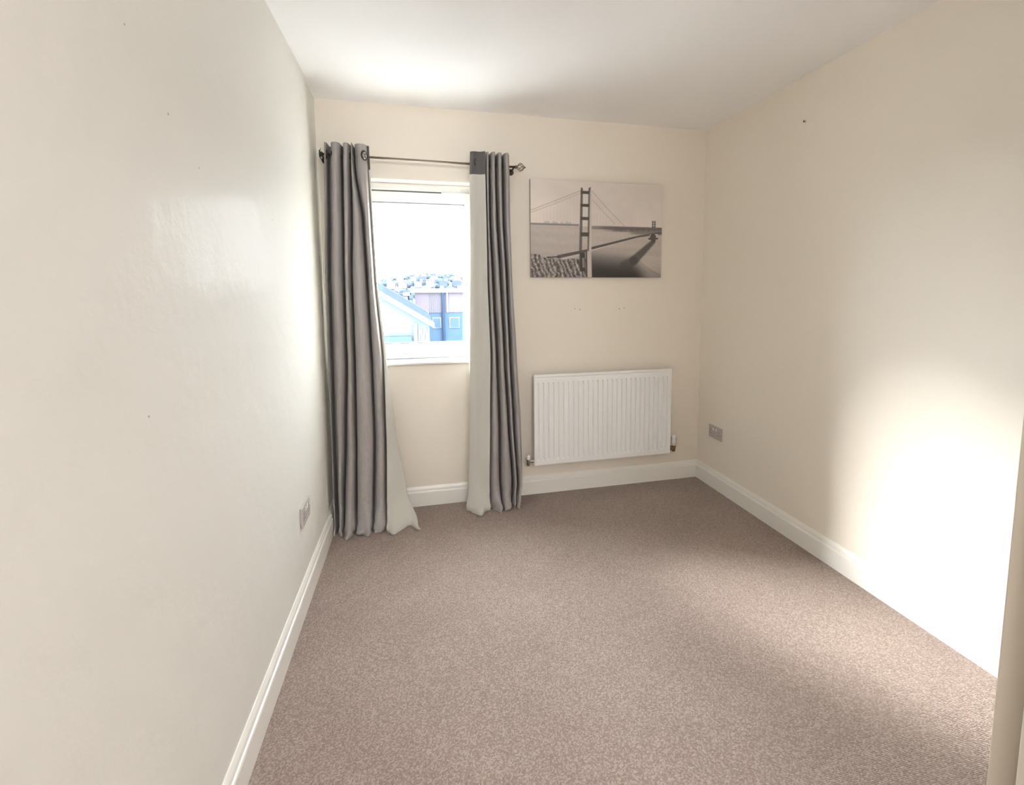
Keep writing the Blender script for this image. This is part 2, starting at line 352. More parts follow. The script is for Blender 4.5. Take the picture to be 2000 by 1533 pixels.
def build_curtain(label, left, levels, rings, seed):
    base = thing('curtain', label, 'curtain', (levels[0][2 if left else 3], YB - .1, 0), 'pair of eyelet curtains at the window')
    rows = []
    for L_, z in zip(interp_levels(levels, ZS), ZS):
        d0 = L_[1]; X = L_[2:]; yf = YB - d0 - .030; fold = .088
        yv = min(YB - .020, yf + fold)                # bottom of a valley, toward the wall
        low = max(0, (.35 - z) / .35)
        pts = []
        if left:
            e0, v1, v2, v3, v4, re, lo = X
            pts += [Vector((e0 + .004, yf + .035)), Vector((e0 + .001, yf + .014)), Vector((.5 * (e0 + v1), yf + .006)), Vector((v1 - .002, yf + .03)), Vector((v1, yv)), Vector((v1 + .008, yv))]
            pts += panel_points(v1 + .010, v2, yf) + [Vector((v2, yv))] + panel_points(v2, v3, yf + .006 * math.sin(z * 3)) + [Vector((v3, yv))]
            pts += panel_points(v3, v4, yf - .004) + [Vector((v4, yv))] + panel_points(v4, re, yf + .004)
            flap = lo - re
            fb = min(1, flap / .03)
            pts += [Vector((re + .002, yf + .045)), Vector((re + flap * .5 + .001, yf + .05)), Vector((lo, yf + .030)), Vector((lo - .001, yf + .022 + .012 * (1 - fb))), Vector((re + flap * .45 - .001, yf + .004 + .03 * (1 - fb))), Vector((re + .002 - .002 * (1 - fb), yf - .004 + .05 * (1 - fb)))]
        else:
            lo, inner, v1, v2, v3, re = X
            pts += [Vector((inner + .001, yf - .012)), Vector((lo + .62 * (inner - lo), yf + .006)), Vector((lo + .25 * (inner - lo), yf + .004)), Vector((lo, yf + .016)), Vector((lo + .004, yf + .028)), Vector((lo + .5 * (inner - lo), yv - .004)), Vector((inner - .001, yv))]
            pts += panel_points(inner, v1, yf + .006) + [Vector((v1, yv))] + panel_points(v1, v2, yf - .004) + [Vector((v2, yv))]
            pts += panel_points(v2, v3, yf + .004) + [Vector((v3, yv))] + panel_points(v3, re, yf + .002) + [Vector((re, yf + .045)), Vector((re - .01, yv))]
        for p in pts:
            a = .0015 + low * .006
            p.x += wobble(p.x, z, seed) * a * .5; p.y += wobble(p.x + 3, z, seed) * a
        rows.append(catmull(pts, 5))
    # the cloth spreads and crumples where it meets the carpet
    for r, z in zip(rows, ZS):
        if z < .22:
            k = (.22 - z) / .22
            for p in r:
                p.y -= k ** 3 * (.024 + .030 * math.sin(p.x * 47 + seed + k * 1.2))
                p.x += k ** 2 * .004 * math.sin(p.y * 90 + z * 60)
                if z < .05:
                    q = (.05 - z) / .05                # rolled hem lying on the pile
                    p.y -= (.026 + .022 * math.sin(p.x * 38 + seed * 2) + .010 * math.sin(p.x * 101)) * math.sin(q * 2.5)
    for r in rows:
        for p in r: p.y = min(p.y, YB - .012 if True else p.y)
    for r, z in zip(rows, ZS):
        if z < .14:
            for p in r: p.y = min(p.y, YB - .028)
        for p in r:
            lim = (XL2 + .006) if p.y > YE + .002 else (XL + .006)
            if z < .14: lim += .020
            if left: p.x = max(p.x, lim)
    sheet('fabric_face', rows, ZS, 'fabric', base, 0)
    k = next(i for i, z in enumerate(ZS) if z < 2.0)
    sheet('lining', rows[k - 1:], ZS[k - 1:], 'lining', base, .0028)
    sheet('header_tape', rows[:k], ZS[:k], 'grey_tape', base, .0028)
    for (x, y, z, ax) in rings:
        bm = bmesh.new(); torus(bm, (x, y, z), ax, .0225, .0055, flat=.8); obj('eyelet_ring', bm, 'black_metal', base, smooth=True)
        bm = bmesh.new(); torus(bm, (x, y, z), ax, .0165, .0022, flat=2.0); obj('eyelet_sleeve', bm, 'chrome', base, smooth=True)
    return base
LEFT = [
[2.135, 0.1, -0.4629, -0.4475, -0.3748, -0.3276, -0.317, -0.24, -0.24],
[2.0, 0.1, -0.4688, -0.4533, -0.3803, -0.3329, -0.3143, -0.2395, -0.2368],
[1.75, 0.1, -0.4784, -0.4627, -0.3864, -0.3412, -0.2821, -0.2361, -0.2333],
[1.4, 0.1, -0.4927, -0.4769, -0.3969, -0.3565, -0.2748, -0.228, -0.2253],
[0.95, 0.11, -0.498, -0.4835, -0.4024, -0.3586, -0.2674, -0.2001, -0.1888],
[0.5, 0.14, -0.498, -0.4867, -0.4241, -0.3664, -0.2661, -0.2011, -0.1525],
[0.15, 0.19, -0.498, -0.4848, -0.4388, -0.3759, -0.2788, -0.2085, -0.0999],
[0.0, 0.25, -0.488, -0.4774, -0.4376, -0.3734, -0.2839, -0.2068, -0.038]]
RIGHT = [
[2.135, 0.1, 0.3223, 0.4025, 0.4326, 0.4688, 0.5082, 0.5511],
[2.0, 0.1, 0.3168, 0.4004, 0.4305, 0.4669, 0.5096, 0.5526],
[1.75, 0.1, 0.3115, 0.4019, 0.4293, 0.4721, 0.5091, 0.5525],
[1.4, 0.1, 0.3042, 0.4018, 0.4419, 0.4885, 0.5261, 0.5607],
[0.95, 0.1, 0.2947, 0.4126, 0.4598, 0.5041, 0.5392, 0.5841],
[0.5, 0.105, 0.2878, 0.4011, 0.4681, 0.5229, 0.5553, 0.6043],
[0.15, 0.12, 0.2696, 0.3898, 0.4637, 0.5417, 0.5712, 0.6075],
[0.0, 0.14, 0.251, 0.3863, 0.4663, 0.5343, 0.5539, 0.5735]]
ROD = (YB - .092, 2.075)
build_curtain('grey curtain with cream lining hanging beside the left wall, hem trailing on the carpet', True, LEFT,
              [(-.258, ROD[0] - .054, ROD[1] - .004, (.88, -.5, 0)), (-.345, ROD[0], ROD[1], (1, .3, 0)), (-.415, ROD[0] - .018, ROD[1], (1, -.4, 0)), (-.458, ROD[0] - .012, ROD[1], (1, .4, 0))], 1.3)
build_curtain('narrower grey curtain between the window and the bridge picture, cream lining turned out', False, RIGHT,
              [(.352, ROD[0] - .02, ROD[1], (1, -.5, 0)), (.418, ROD[0], ROD[1], (1, .3, 0)), (.450, ROD[0], ROD[1], (1, -.3, 0)), (.49, ROD[0], ROD[1], (1, .3, 0)), (.533, ROD[0], ROD[1], (1, -.3, 0))], 4.1)
# rod
rod = thing('curtain_rod', 'thin dark bronze curtain rod across the top of the window', 'curtain rod', (0.06, ROD[0], ROD[1]))
bm = bmesh.new(); tube(bm, [(-.475, ROD[0], ROD[1] + .004), (.05, ROD[0], ROD[1] - .001), (.585, ROD[0], ROD[1] - .006)], .0062); obj('pole', bm, 'rod', rod, smooth=True)
for x in (-.478, .575):
    zz = ROD[1] + (.004 if x < 0 else -.006)
    bm = bmesh.new(); tube(bm, [(x, YB - .001, zz - .012), (x, YB - .05, zz - .014), (x, ROD[0], zz - .008)], .005); lathe(bm, (x, YB, zz - .012), (0, -1, 0), [(0, .019), (.004, .019), (.006, .012)]); box(bm, x - .005, x + .005, ROD[0] - .010, ROD[0] + .010, zz - .012, zz - .006)
    obj('bracket', bm, 'black_metal', rod, smooth=False)
def finial(x, s, zz):
    bm = bmesh.new(); lathe(bm, (x, ROD[0], zz), (s, 0, 0), [(0, .008), (.004, .010), (.010, .010), (.013, .006)])
    for k in range(6):                                  # twisted cage of thin wires
        a0 = k * math.pi / 3; pts = []
        for i in range(13):
            t = i / 12; rr = .003 + .020 * math.sin(math.pi * min(t * 1.0, 1)); a = a0 + t * 2.0
            pts.append((x + s * (.012 + .045 * t), ROD[0] + rr * math.cos(a), zz + rr * math.sin(a)))
        tube(bm, pts, .0018, 6)
    lathe(bm, (x + s * .055, ROD[0], zz), (s, 0, 0), [(0, .003), (.004, .005), (.009, .003), (.012, .0005)], 10)
    return bm
obj('finial', finial(.585, 1, ROD[1] - .006), 'rod', rod, smooth=True)
bm = bmesh.new(); lathe(bm, (-.475, ROD[0], ROD[1] + .004), (-1, 0, 0), [(0, .009), (.004, .012), (.012, .013), (.018, .009)])
for k in range(7):
    a = k * .9 + .4; tube(bm, [(-.487, ROD[0], ROD[1] + .004), (-.491, ROD[0] + .018 * math.cos(a), ROD[1] + .004 + .018 * math.sin(a)), (-.483, ROD[0] + .030 * math.cos(a + .4), ROD[1] + .004 + .032 * math.sin(a + .4))], [.004, .0025, .0008], 6)
obj('finial', bm, 'black_metal', rod, smooth=True)

# ------------------------------------------------------------------ radiator
rx0, rx1, rz0, rz1 = .690, 1.652, .214, .808
rad = thing('radiator', 'white ribbed panel radiator on the back wall below the bridge picture', 'radiator', ((rx0 + rx1) / 2, YB - .06, rz0))
bm = bmesh.new(); pitch = .0333; nfl = 28
xs = [rx0, rx0 + .004]
gx = [0.0, 0.0]
x = rx0 + .017
for k in range(nfl):
    for dx, g in ((0, 0), (.004, 0), (.007, 1), (.014, 1), (.017, 0)):
        xs.append(x + dx); gx.append(g)
    x += pitch * (rx1 - rx0 - .03) / (nfl * pitch)
xs += [rx1 - .004, rx1]; gx += [0.0, 0.0]
yf = YB - .092
rows = [(rz0 + .004, .016, 0), (rz0, .010, 0), (rz0 + .003, .003, 0), (rz0 + .010, 0, 0), (rz0 + .034, 0, 0), (rz0 + .046, 0, 1), (rz1 - .062, 0, 1), (rz1 - .050, 0, 0), (rz1 - .030, 0, 0), (rz1 - .026, .0035, 0), (rz1 - .020, .0035, 0), (rz1 - .014, 0, 0), (rz1 - .004, .002, 0), (rz1, .008, 0), (rz1 - .003, .016, 0)]
grid = []
for z, dy, gz in rows:
    row = []
    for i, (xx, g) in enumerate(zip(xs, gx)):
        ed = .012 if i in (0, len(xs) - 1) else 0
        row.append(bm.verts.new((xx, yf + max(dy, ed) + .0105 * g * gz, z)))
    grid.append(row)
for a, b in zip(grid, grid[1:]):
    for k in range(len(a) - 1): bm.faces.new((a[k], a[k + 1], b[k + 1], b[k]))
obj('front_panel', bm, 'radiator', rad)
obj('water_channel', B((rx0 + .003, rx1 - .003, yf + .0125, yf + .024, rz0 + .004, rz1 - .006)), 'radiator', rad)
bm = bmesh.new(); x = rx0 + .03
while x < rx1 - .03:
    box(bm, x, x + .0012, yf + .024, yf + .056, rz0 + .05, rz1 - .05); x += .0167
obj('convector_fins', bm, 'rad_dark', rad, kind='stuff')
for x in (rx0 + .16, rx1 - .16):
    obj('wall_bracket', B((x - .012, x + .012, yf + .0245, YB - .0005, rz0 + .06, rz0 + .10), (x - .012, x + .012, yf + .0245, YB - .0005, rz1 - .10, rz1 - .06), (x - .012, x + .012, YB - .003, YB - .0005, rz0 + .06, rz1 - .06)), 'rad_dark', rad)
ry = yf + .020; rzv = rz0 + .032
tv = None
bm = bmesh.new(); lathe(bm, (rx1, ry, rzv), (1, 0, 0), [(-.004, .010), (.006, .010), (.007, .013), (.016, .013), (.017, .009), (.024, .009)]); 
lathe(bm, (rx1 + .034, ry, rzv - .022), (0, 0, 1), [(0, .009), (.008, .012), (.030, .013), (.034, .015), (.044, .015)])
lathe(bm, (rx1 + .034, ry, rzv - .004), (0, 1, 0), [(0, .008), (YB - ry - .001, .008)])
valve = obj('thermostatic_valve', bm, 'brass', rad, smooth=False)
bm = bmesh.new(); lathe(bm, (rx1 + .034, ry, rzv + .022), (0, 0, 1), [(0, .015), (.004, .018), (.022, .0195), (.060, .017), (.070, .014), (.074, .008)], 24); obj('valve_head', bm, 'plastic', valve, smooth=True)
bm = bmesh.new()
for k in range(12):
    a = k * math.pi / 6; cx_, cy_ = rx1 + .034 + .0188 * math.cos(a), ry + .0188 * math.sin(a)
    tube(bm, [(cx_, cy_, rzv + .030), (cx_ - .001 * math.cos(a), cy_ - .001 * math.sin(a), rzv + .078)], .0012, 6)
obj('grip_ribs', bm, 'grey_plastic', valve, smooth=True)
bm = bmesh.new(); lathe(bm, (rx0, ry, rzv), (-1, 0, 0), [(-.004, .010), (.006, .010), (.007, .013), (.016, .013), (.017, .009), (.026, .009)])
lathe(bm, (rx0 - .034, ry, rzv - .030), (0, 0, 1), [(0, .008), (.010, .011), (.040, .012), (.046, .010)])
lathe(bm, (rx0 - .034, ry, rzv - .006), (0, 1, 0), [(0, .0075), (YB - ry - .001, .0075)])
lv = obj('lockshield_valve', bm, 'chrome', rad, smooth=False)
bm = bmesh.new(); lathe(bm, (rx0 - .034, ry, rzv + .014), (0, 0, 1), [(0, .012), (.002, .014), (.024, .012), (.030, .009), (.032, .004)]); obj('valve_cap', bm, 'plastic', lv, smooth=True)

# ------------------------------------------------------------------ bridge picture on canvas
def smooth(a, b, x):
    t = np.clip((x - a) / (b - a), 0, 1); return t * t * (3 - 2 * t)
def bridge_print(nx, ny):
    X, Y = np.meshgrid((np.arange(nx) + .5) / nx * 1700 + 120, (np.arange(ny) + .5) / ny * 1235 + 170)
    rng = np.random.RandomState(3)
    def noise(s):
        g = rng.rand(ny // s + 3, nx // s + 3); yy = np.arange(ny) / s; xx = np.arange(nx) / s
        y0 = yy.astype(int); x0 = xx.astype(int); fy = (yy - y0)[:, None]; fx = (xx - x0)[None]
        return (g[y0][:, x0] * (1 - fy) * (1 - fx) + g[y0 + 1][:, x0] * fy * (1 - fx) + g[y0][:, x0 + 1] * (1 - fy) * fx + g[y0 + 1][:, x0 + 1] * fy * fx)
    V = 190 + 5 * smooth(1000, 1800, X) * smooth(200, 700, Y) + 8 * smooth(500, 120, X) + 8 * smooth(700, 200, X) * smooth(200, 500, Y) + (noise(16) - .5) * 6      # sky
    water = 168 - 16 * smooth(800, 1400, Y) + (noise(4) - .5) * 6 + np.sin((Y - .05 * X) * .05) * 2
    wm = smooth(735, 755, Y); V = V * (1 - wm) + water * wm
    def lay(mask, val):
        nonlocal V
        V = V * (1 - mask) + val * mask
    def seg(x0, y0, x1, y1, w0, w1=None, soft=4):
        w1 = w0 if w1 is None else w1
        dx, dy = x1 - x0, y1 - y0; t = np.clip(((X - x0) * dx + (Y - y0) * dy) / (dx * dx + dy * dy), 0, 1)
        d = np.hypot(X - x0 - t * dx, Y - y0 - t * dy); ww = w0 + (w1 - w0) * t
        return 1 - smooth(ww / 2 - soft * .3, ww / 2 + soft, d)
    def rect(x0, x1, y0, y1, s=5): return smooth(x0 - s, x0 + s, X) * (1 - smooth(x1 - s, x1 + s, X)) * smooth(y0 - s, y0 + s, Y) * (1 - smooth(y1 - s, y1 + s, Y))
    # far shore
    lay(rect(120, 720, 716, 742) * .75, 105); lay(rect(250, 620, 690, 720, 9) * .35 * (noise(4) > .4), 130)
    lay(rect(880, 1820, 732, 775, 8) * (.55 + .4 * smooth(880, 1150, X)), 96); lay(rect(980, 1820, 760, 800, 10) * smooth(980, 1250, X) * .8, 98 + 30 * (noise(5) - .5))
    lay(smooth(785, 800, Y) * (1 - smooth(818, 845, Y)) * smooth(1330, 1480, X) * .75, 108)
    # dark water bottom, streaks to the right
    lay(smooth(1000, 1390, Y + .12 * (1250 - X)) * smooth(860, 885, X) * (1 - smooth(1380, 1640, X - .55 * (Y - 1250))) * .96, 46)
    lay(smooth(1150, 1400, Y) * smooth(1450, 1820, X) * .4, 95)
    for k in range(9): lay(seg(1450 + 30 * k, 1180 + 22 * k - 60, 1820, 1290 + 26 * k - 150, 7, 10, 8) * .4, 195)
    for k in range(6): lay(seg(940, 1100 - 22 * k, 1500, 1000 + 12 * k, 5, 9, 8) * .18, 150)
    # rocks
    rx = X; edge = 1110 + 45 * smooth(200, 300, X) + 10 * smooth(300, 480, X)
    rock = smooth(-8, 8, Y - edge) * (1 - smooth(800, 840, X))
    n1 = noise(2) * .5 + noise(4) * .5; st = np.sin((X - .38 * Y) * .11 + 5 * noise(9))
    lay(rock, np.clip(116 + st * 32 + (n1 - .5) * 110, 45, 215))
    # deck
    lay(seg(460, 1140, 830, 1055, 40, 34) , 82); lay(seg(520, 1165, 830, 1085, 24, 20), 172)
    lay(seg(870, 1028, 1480, 862, 30, 20), 78); lay(seg(1480, 862, 1820, 800, 22, 30), 92); lay(seg(880, 1052, 1180, 968, 12, 8), 178)
    lay(seg(320, 1150, 480, 1140, 14), 70)
    # cables
    for (a, b, c, d, e) in ((120, 560, 420, 430, .45), (420, 430, 735, 290, .5), (120, 590, 430, 460, .35), (430, 460, 735, 320, .32), (880, 285, 1060, 480, .42), (1060, 480, 1310, 728, .42), (890, 400, 1180, 700, .35)):
        lay(seg(a, b, c, d, 7, 7, 6) * e * .9, 128)
    for k in range(14):
        xx = 150 + k * 42; lay(seg(xx, 575 - (xx - 120) * .42, xx, 730, 3, 3, 4) * .13, 150)
    for k in range(9):
        xx = 910 + k * 40; lay(seg(xx, 330 + (xx - 890) * 1.0, xx, 735, 3, 3, 4) * .14, 140)
    # main tower
    def leg(x0t, x1t, x0b, x1b, ya, yb, val, s=5):
        t = (Y - ya) / (yb - ya); xa = x0t + (x0b - x0t) * t; xb = x1t + (x1b - x1t) * t
        lay(smooth(-s, s, X - xa) * (1 - smooth(-s, s, X - xb)) * smooth(ya - 6, ya + 6, Y) * (1 - smooth(yb - 6, yb + 6, Y)), val)
    leg(740, 768, 722, 758, 258, 1060, 96); leg(838, 862, 826, 852, 250, 1060, 104); leg(862, 884, 850, 880, 275, 1060, 178)
    for ya, yb in ((290, 328), (455, 492), (622, 662), (820, 872)): leg(742, 850, 738, 845, ya, yb, 72)
    lay(seg(748, 300, 752, 255, 12), 80); lay(seg(850, 300, 860, 245, 12), 80)
    leg(728, 800, 730, 805, 1085, 1330, 62, 14); leg(760, 790, 765, 795, 1150, 1280, 120)
    leg(820, 878, 826, 888, 1060, 1405, 172, 6); leg(808, 824, 812, 830, 1060, 1405, 70)
    # far tower, pier and its reflection
    for xx in (1692, 1724): lay(seg(xx, 650, xx, 770, 14), 100)
    for yy in (660, 690, 722): lay(seg(1692, yy, 1724, yy, 10), 95)
    lay(seg(1660, 835, 1760, 828, 10), 195); lay(seg(1650, 885, 1760, 880, 26, 20), 75); lay(seg(1705, 900, 1700, 860, 60, 80), 78)
    lay(seg(1705, 920, 1440, 1180, 40, 100, 25) * .85, 76); lay(seg(1440, 1180, 1330, 1260, 90, 130, 40) * .6, 64)
    V = 118 + (V - 118) * 1.16 + 14
    out = np.stack([V * 1.0 + 2, V * .968, V * .935], -1) / 255
    out = np.clip(out, 0, 1)
    return np.where(out <= .04045, out / 12.92, ((out + .055) / 1.055) ** 2.4)
px0, px1, pz0, pz1, pd = .692, 1.585, 1.420, 2.020, .030
pic = thing('picture', 'unframed canvas print of a suspension bridge in sepia tones above the radiator', 'picture', ((px0 + px1) / 2, YB, pz0))
nx, ny = 320, 214
img = bridge_print(nx, ny)
vx = np.linspace(px0, px1, nx + 1); vz = np.linspace(pz1, pz0, ny + 1)
VV = [(float(a), YB - pd, float(b)) for b in vz for a in vx]
FF = [(j * (nx + 1) + i, (j + 1) * (nx + 1) + i, (j + 1) * (nx + 1) + i + 1, j * (nx + 1) + i + 1) for j in range(ny) for i in range(nx)]
me = bpy.data.meshes.new('printed_canvas'); me.from_pydata(VV, [], FF)
ca = me.color_attributes.new('print', 'FLOAT_COLOR', 'CORNER')
arr = np.ones((ny * nx, 4, 4), 'f'); arr[:, :, :3] = img.reshape(-1, 1, 3); ca.data.foreach_set('color', arr.ravel())
mp_ = bpy.data.materials.new('sepia_print'); mp_.use_nodes = True; n = mp_.node_tree; p = n.nodes['Principled BSDF']; p.inputs['Roughness'].default_value = .6
at_ = n.nodes.new('ShaderNodeAttribute'); at_.attribute_name = 'print'; n.links.new(at_.outputs['Color'], p.inputs['Base Color'])
tc = n.nodes.new('ShaderNodeTexCoord'); nz = n.nodes.new('ShaderNodeTexNoise'); nz.inputs['Scale'].default_value = 700; b = n.nodes.new('ShaderNodeBump'); b.inputs['Strength'].default_value = .12; b.inputs['Distance'].default_value = .001
n.links.new(tc.outputs['Object'], nz.inputs['Vector']); n.links.new(nz.outputs['Fac'], b.inputs['Height']); n.links.new(b.outputs[0], p.inputs['Normal'])
link('printed_canvas', me, mp_, pic)
obj('wrapped_edge', B((px0, px1, YB - pd + .0005, YB - .002, pz0, pz1)), 'canvas_side', pic, bevel=.0)
for za in (pz0 + .01, pz1 - .05): obj('stretcher_bar', B((px0 + .01, px1 - .01, YB - .002, YB - .0003, za, za + .04)), 'canvas_side', pic)

# ------------------------------------------------------------------ sockets
def socket(x, s, y, z, label, m_):
    # plate in the plane x, facing s
    t = thing('wall_socket', label, 'socket', (x, y, z))
    bx = lambda d0, d1, ya, yb, za, zb: (min(x + s * d0, x + s * d1), max(x + s * d0, x + s * d1), y + ya, y + yb, z + za, z + zb)
    pl_ = obj('face_plate', B(bx(0, .010, -.073, .073, -.043, .043)), m_, t, bevel=.003)
    for sy in (-1, 1):
        obj('rocker_switch', B(bx(.010, .0135, sy * .016 - .006, sy * .016 + .006, .012, .030)), 'plastic', t, bevel=.0012)
        obj('pin_hole', B(bx(.0098, .0104, sy * .046 - .002, sy * .046 + .002, .004, .013), bx(.0098, .0104, sy * .046 - .0145, sy * .046 - .0075, -.013, -.0085), bx(.0098, .0104, sy * .046 + .0075, sy * .046 + .0145, -.013, -.0085)), 'dark', t)
        bm = bmesh.new(); lathe(bm, (x + s * .0098, y + sy * .060, z), (s, 0, 0), [(0, .003), (.0008, .003)], 10); obj('screw', bm, 'chrome', t)
    return t
socket(XR, -1, 2.880, .382, 'white double socket low on the right wall near the back corner', 'grey_plastic')
socket(XL, 1, 2.275, .384, 'white double socket low on the left wall near the curtain', 'grey_plastic')

# ------------------------------------------------------------------ small marks: screws and filled holes
t = thing('screw', 'single dark screw left high in the right wall', 'screw', (XR, 2.203, 2.175))
bm = bmesh.new(); lathe(bm, (XR, 2.203, 2.175), (-1, 0, 0), [(0, .002), (.008, .002), (.0085, .0045), (.0105, .004), (.011, .002)], 12); obj('screw_head', bm, 'black_metal', t)
bm = bmesh.new(); lathe(bm, (XR, 2.203, 2.175), (-1, 0, 0), [(0, .0055), (.004, .005), (.005, .003)], 12); obj('wall_plug', bm, 'filler', t)
for x, z, r in ((.990, 1.217, .0042), (1.024, 1.212, .0048), (1.300, 1.212, .0052), (1.334, 1.217, .0046)):
    bm = bmesh.new(); lathe(bm, (x, YB + .0005, z), (0, -1, 0), [(0, r), (.001, r * .8)], 12); obj('filler_spot', bm, 'filler', wall_back)
wl = bpy.data.objects['wall_left']
for y, z, r in ((1.288, 1.72, .0032), (1.43, 1.64, .0028), (2.06, 1.60, .0035), (1.10, 1.10, .0028), (1.14, 1.83, .0026)):
    bm = bmesh.new(); lathe(bm, (XL - .0005, y, z), (1, 0, 0), [(0, r), (.001, r * .8)], 12); obj('filler_spot', bm, 'filler', wl)

# ------------------------------------------------------------------ the world outside the window, blue haze mixed into most of its colours
G = H - 7.2
M['slate'] = mat('grey_slate', (0.021, 0.0285, 0.0405, 1), 1.0, bump=.3, bscale=6, var=.3, vscale=3, spec=0)
M['render_wall'] = mat('pale_render_wall', (0.054, 0.07155, 0.0864, 1), 1.0, var=.12, vscale=1, spec=0)
M['barge'] = mat('white_bargeboard', (0.102, 0.108, 0.114, 1), 1.0, var=.05, spec=0)
M['brick'] = mat('hazed_brick', (0.0705, 0.063, 0.0795, 1), 1.0, var=.2, vscale=1.5, spec=0)  # pinkish brick with the blue of the haze put into its colour
M['blue_cladding'] = mat('blue_grey_cladding', (0.032, 0.0544, 0.0912, 1), 1.0, var=.25, vscale=2, spec=0)
M['drain'] = mat('dark_downpipe', (0.012, 0.0225, 0.0405, 1), 1.0, spec=0)
M['bounce_ground'] = mat('pale_bounce_ground', (.34, .34, .33, 1), .9, var=.15, vscale=1)  # ground colour made pale to bounce daylight up onto the ceiling
M['foliage'] = mat('hazy_foliage', (0.0374, 0.0527, 0.0646, 1), 1.0, bump=.5, bscale=2, var=.3, vscale=1, spec=0)
M['far_roof'] = mat('far_roof', (0.04, 0.046, 0.062, 1), 1.0, var=.3, vscale=.3, spec=0)
M['far_wall'] = mat('far_wall', (0.0675, 0.0705, 0.0795, 1), 1.0, var=.2, vscale=.3, spec=0)
M['dark_pane'] = mat('dark_pane', (.012, .02, .03, 1), .3, spec=.1)
g = obj('ground_outside', B((-400, 400, 5, 700, G - 1, G)), 'bounce_ground', kind=S)

def gable_house(name, label, x0, x1, y0, y1, eave, ridge, wm, rm, windows=(), group=None, over=.15, parts=None):
    t = thing(name, label, 'building', ((x0 + x1) / 2, (y0 + y1) / 2, G), group)
    xm = (x0 + x1) / 2; bm = bmesh.new()
    a = [bm.verts.new(p) for p in ((x0, y0, G), (x1, y0, G), (x1, y0, eave), (xm, y0, ridge), (x0, y0, eave))]
    c = [bm.verts.new((v.co.x, y1, v.co.z)) for v in a]
    bm.faces.new(a); bm.faces.new(c[::-1])
    for k in range(5): bm.faces.new((a[k], a[(k + 1) % 5], c[(k + 1) % 5], c[k]))
    obj('house_wall', bm, wm, t)
    bm = bmesh.new(); sl = (ridge - eave) / (xm - x0); th = .14
    for s in (-1, 1):
        xe = x0 - over if s < 0 else x1 + over; ze = eave - over * sl
        q = [bm.verts.new(p) for p in ((xe, y0 - over, ze + .01), (xm, y0 - over, ridge + .01), (xm, y1 + over, ridge + .01), (xe, y1 + over, ze + .01))]
        q2 = [bm.verts.new((v.co.x, v.co.y, v.co.z + th)) for v in q]
        bm.faces.new(q); bm.faces.new(q2[::-1])
        for k in range(4): bm.faces.new((q[k], q[(k + 1) % 4], q2[(k + 1) % 4], q2[k]))
    obj('roof', bm, rm, t)
    for (wa, wb_, za, zb) in windows:
        f = obj('window', B((wa - .06, wb_ + .06, y0 - .05, y0 + .02, za - .06, zb + .06)), 'barge', t)
        obj('pane', B((wa, wb_, y0 - .07, y0 - .045, za, zb)), 'dark_pane', f)
    return t, sl
# near house with the sloping white verge
Y1 = 14.0; ev = H - .0665 * Y1; xr_ = .0198 * Y1; sl = .62; hw = 3.3
t, _ = gable_house('house', 'nearest house outside the window, slate roof with white sloping bargeboard', xr_ - 2 * hw, xr_, Y1, 20.8, ev, ev + hw * sl, 'render_wall', 'slate', over=.10)
for yy in (Y1 - .14, 20.95):
    bm = bmesh.new()
    for s in (-1, 1):
        xe = xr_ + .14 if s > 0 else xr_ - 2 * hw - .14; xm = xr_ - hw
        v = [bm.verts.new(p) for p in ((xe, yy - .04, ev - .08), (xm, yy - .04, ev + hw * sl + .02), (xm, yy - .04, ev + hw * sl + .17), (xe, yy - .04, ev + .07))]
        v2 = [bm.verts.new((q.co.x, yy, q.co.z)) for q in v]
        bm.faces.new(v); bm.faces.new(v2[::-1])
        for k in range(4): bm.faces.new((v[k], v[(k + 1) % 4], v2[(k + 1) % 4], v2[k]))
    obj('bargeboard', bm, 'barge', t)
bm = bmesh.new(); tube(bm, [(-.0066 * Y1, Y1 - .06, G), (-.0066 * Y1, Y1 - .06, H - .062 * Y1)], .05); obj('downpipe', bm, 'barge', t)
for k in range(5):
    x = -.001 * Y1 + k * .062; obj('cladding_board', B((x, x + .045, Y1 - .03, Y1, G, H - .074 * Y1)), 'barge', t)
bm = B((-1.2, -.2, Y1 - .25, Y1, H - .0865 * Y1 - .15, H - .0865 * Y1)); obj('porch_roof', bm, 'blue_cladding', t)
# brick building to the right
Y2 = 36.0
t = thing('factory', 'long pinkish brick building with white fascia right of the near house', 'building', (3, Y2 + 5, G))
ztop = H - .0035 * Y2; zb = H - .0425 * Y2
obj('upper_wall', B((-.2, 9, Y2, Y2 + 9, zb, ztop)), 'brick', t); obj('lower_wall', B((-.2, 9, Y2 + .05, Y2 + 9, G, zb)), 'blue_cladding', t)
obj('fascia', B((-.5, 9.1, Y2 - .25, Y2 + 9.2, ztop, ztop + .28)), 'barge', t)
bm = bmesh.new(); tube(bm, [(.0475 * Y2, Y2 - .12, G), (.0475 * Y2, Y2 - .12, ztop)], .11, 10); obj('downpipe', bm, 'drain', t)
bm = bmesh.new(); tube(bm, [(.0555 * Y2, Y2 - .10, zb), (.0555 * Y2, Y2 - .10, ztop)], .06, 10); obj('downpipe', bm, 'barge', t)
for k in range(6):
    x = .022 * Y2 + k * .135; obj('pilaster', B((x, x + .05, Y2 - .04, Y2, zb, ztop)), 'far_wall', t)
for x0_, x1_ in ((.0265, .043), (.059, .079)):
    f = obj('window', B((x0_ * Y2, x1_ * Y2, Y2 - .02, Y2 + .05, H - .073 * Y2, H - .052 * Y2)), 'barge', t)
    obj('pane', B((x0_ * Y2 + .05, x1_ * Y2 - .05, Y2 - .03, Y2 - .015, H - .072 * Y2, H - .0535 * Y2)), 'blue_cladding', f)
t = thing('outbuilding', 'low white roofed block between the near house and brick building', 'building', (-2, 34, G))
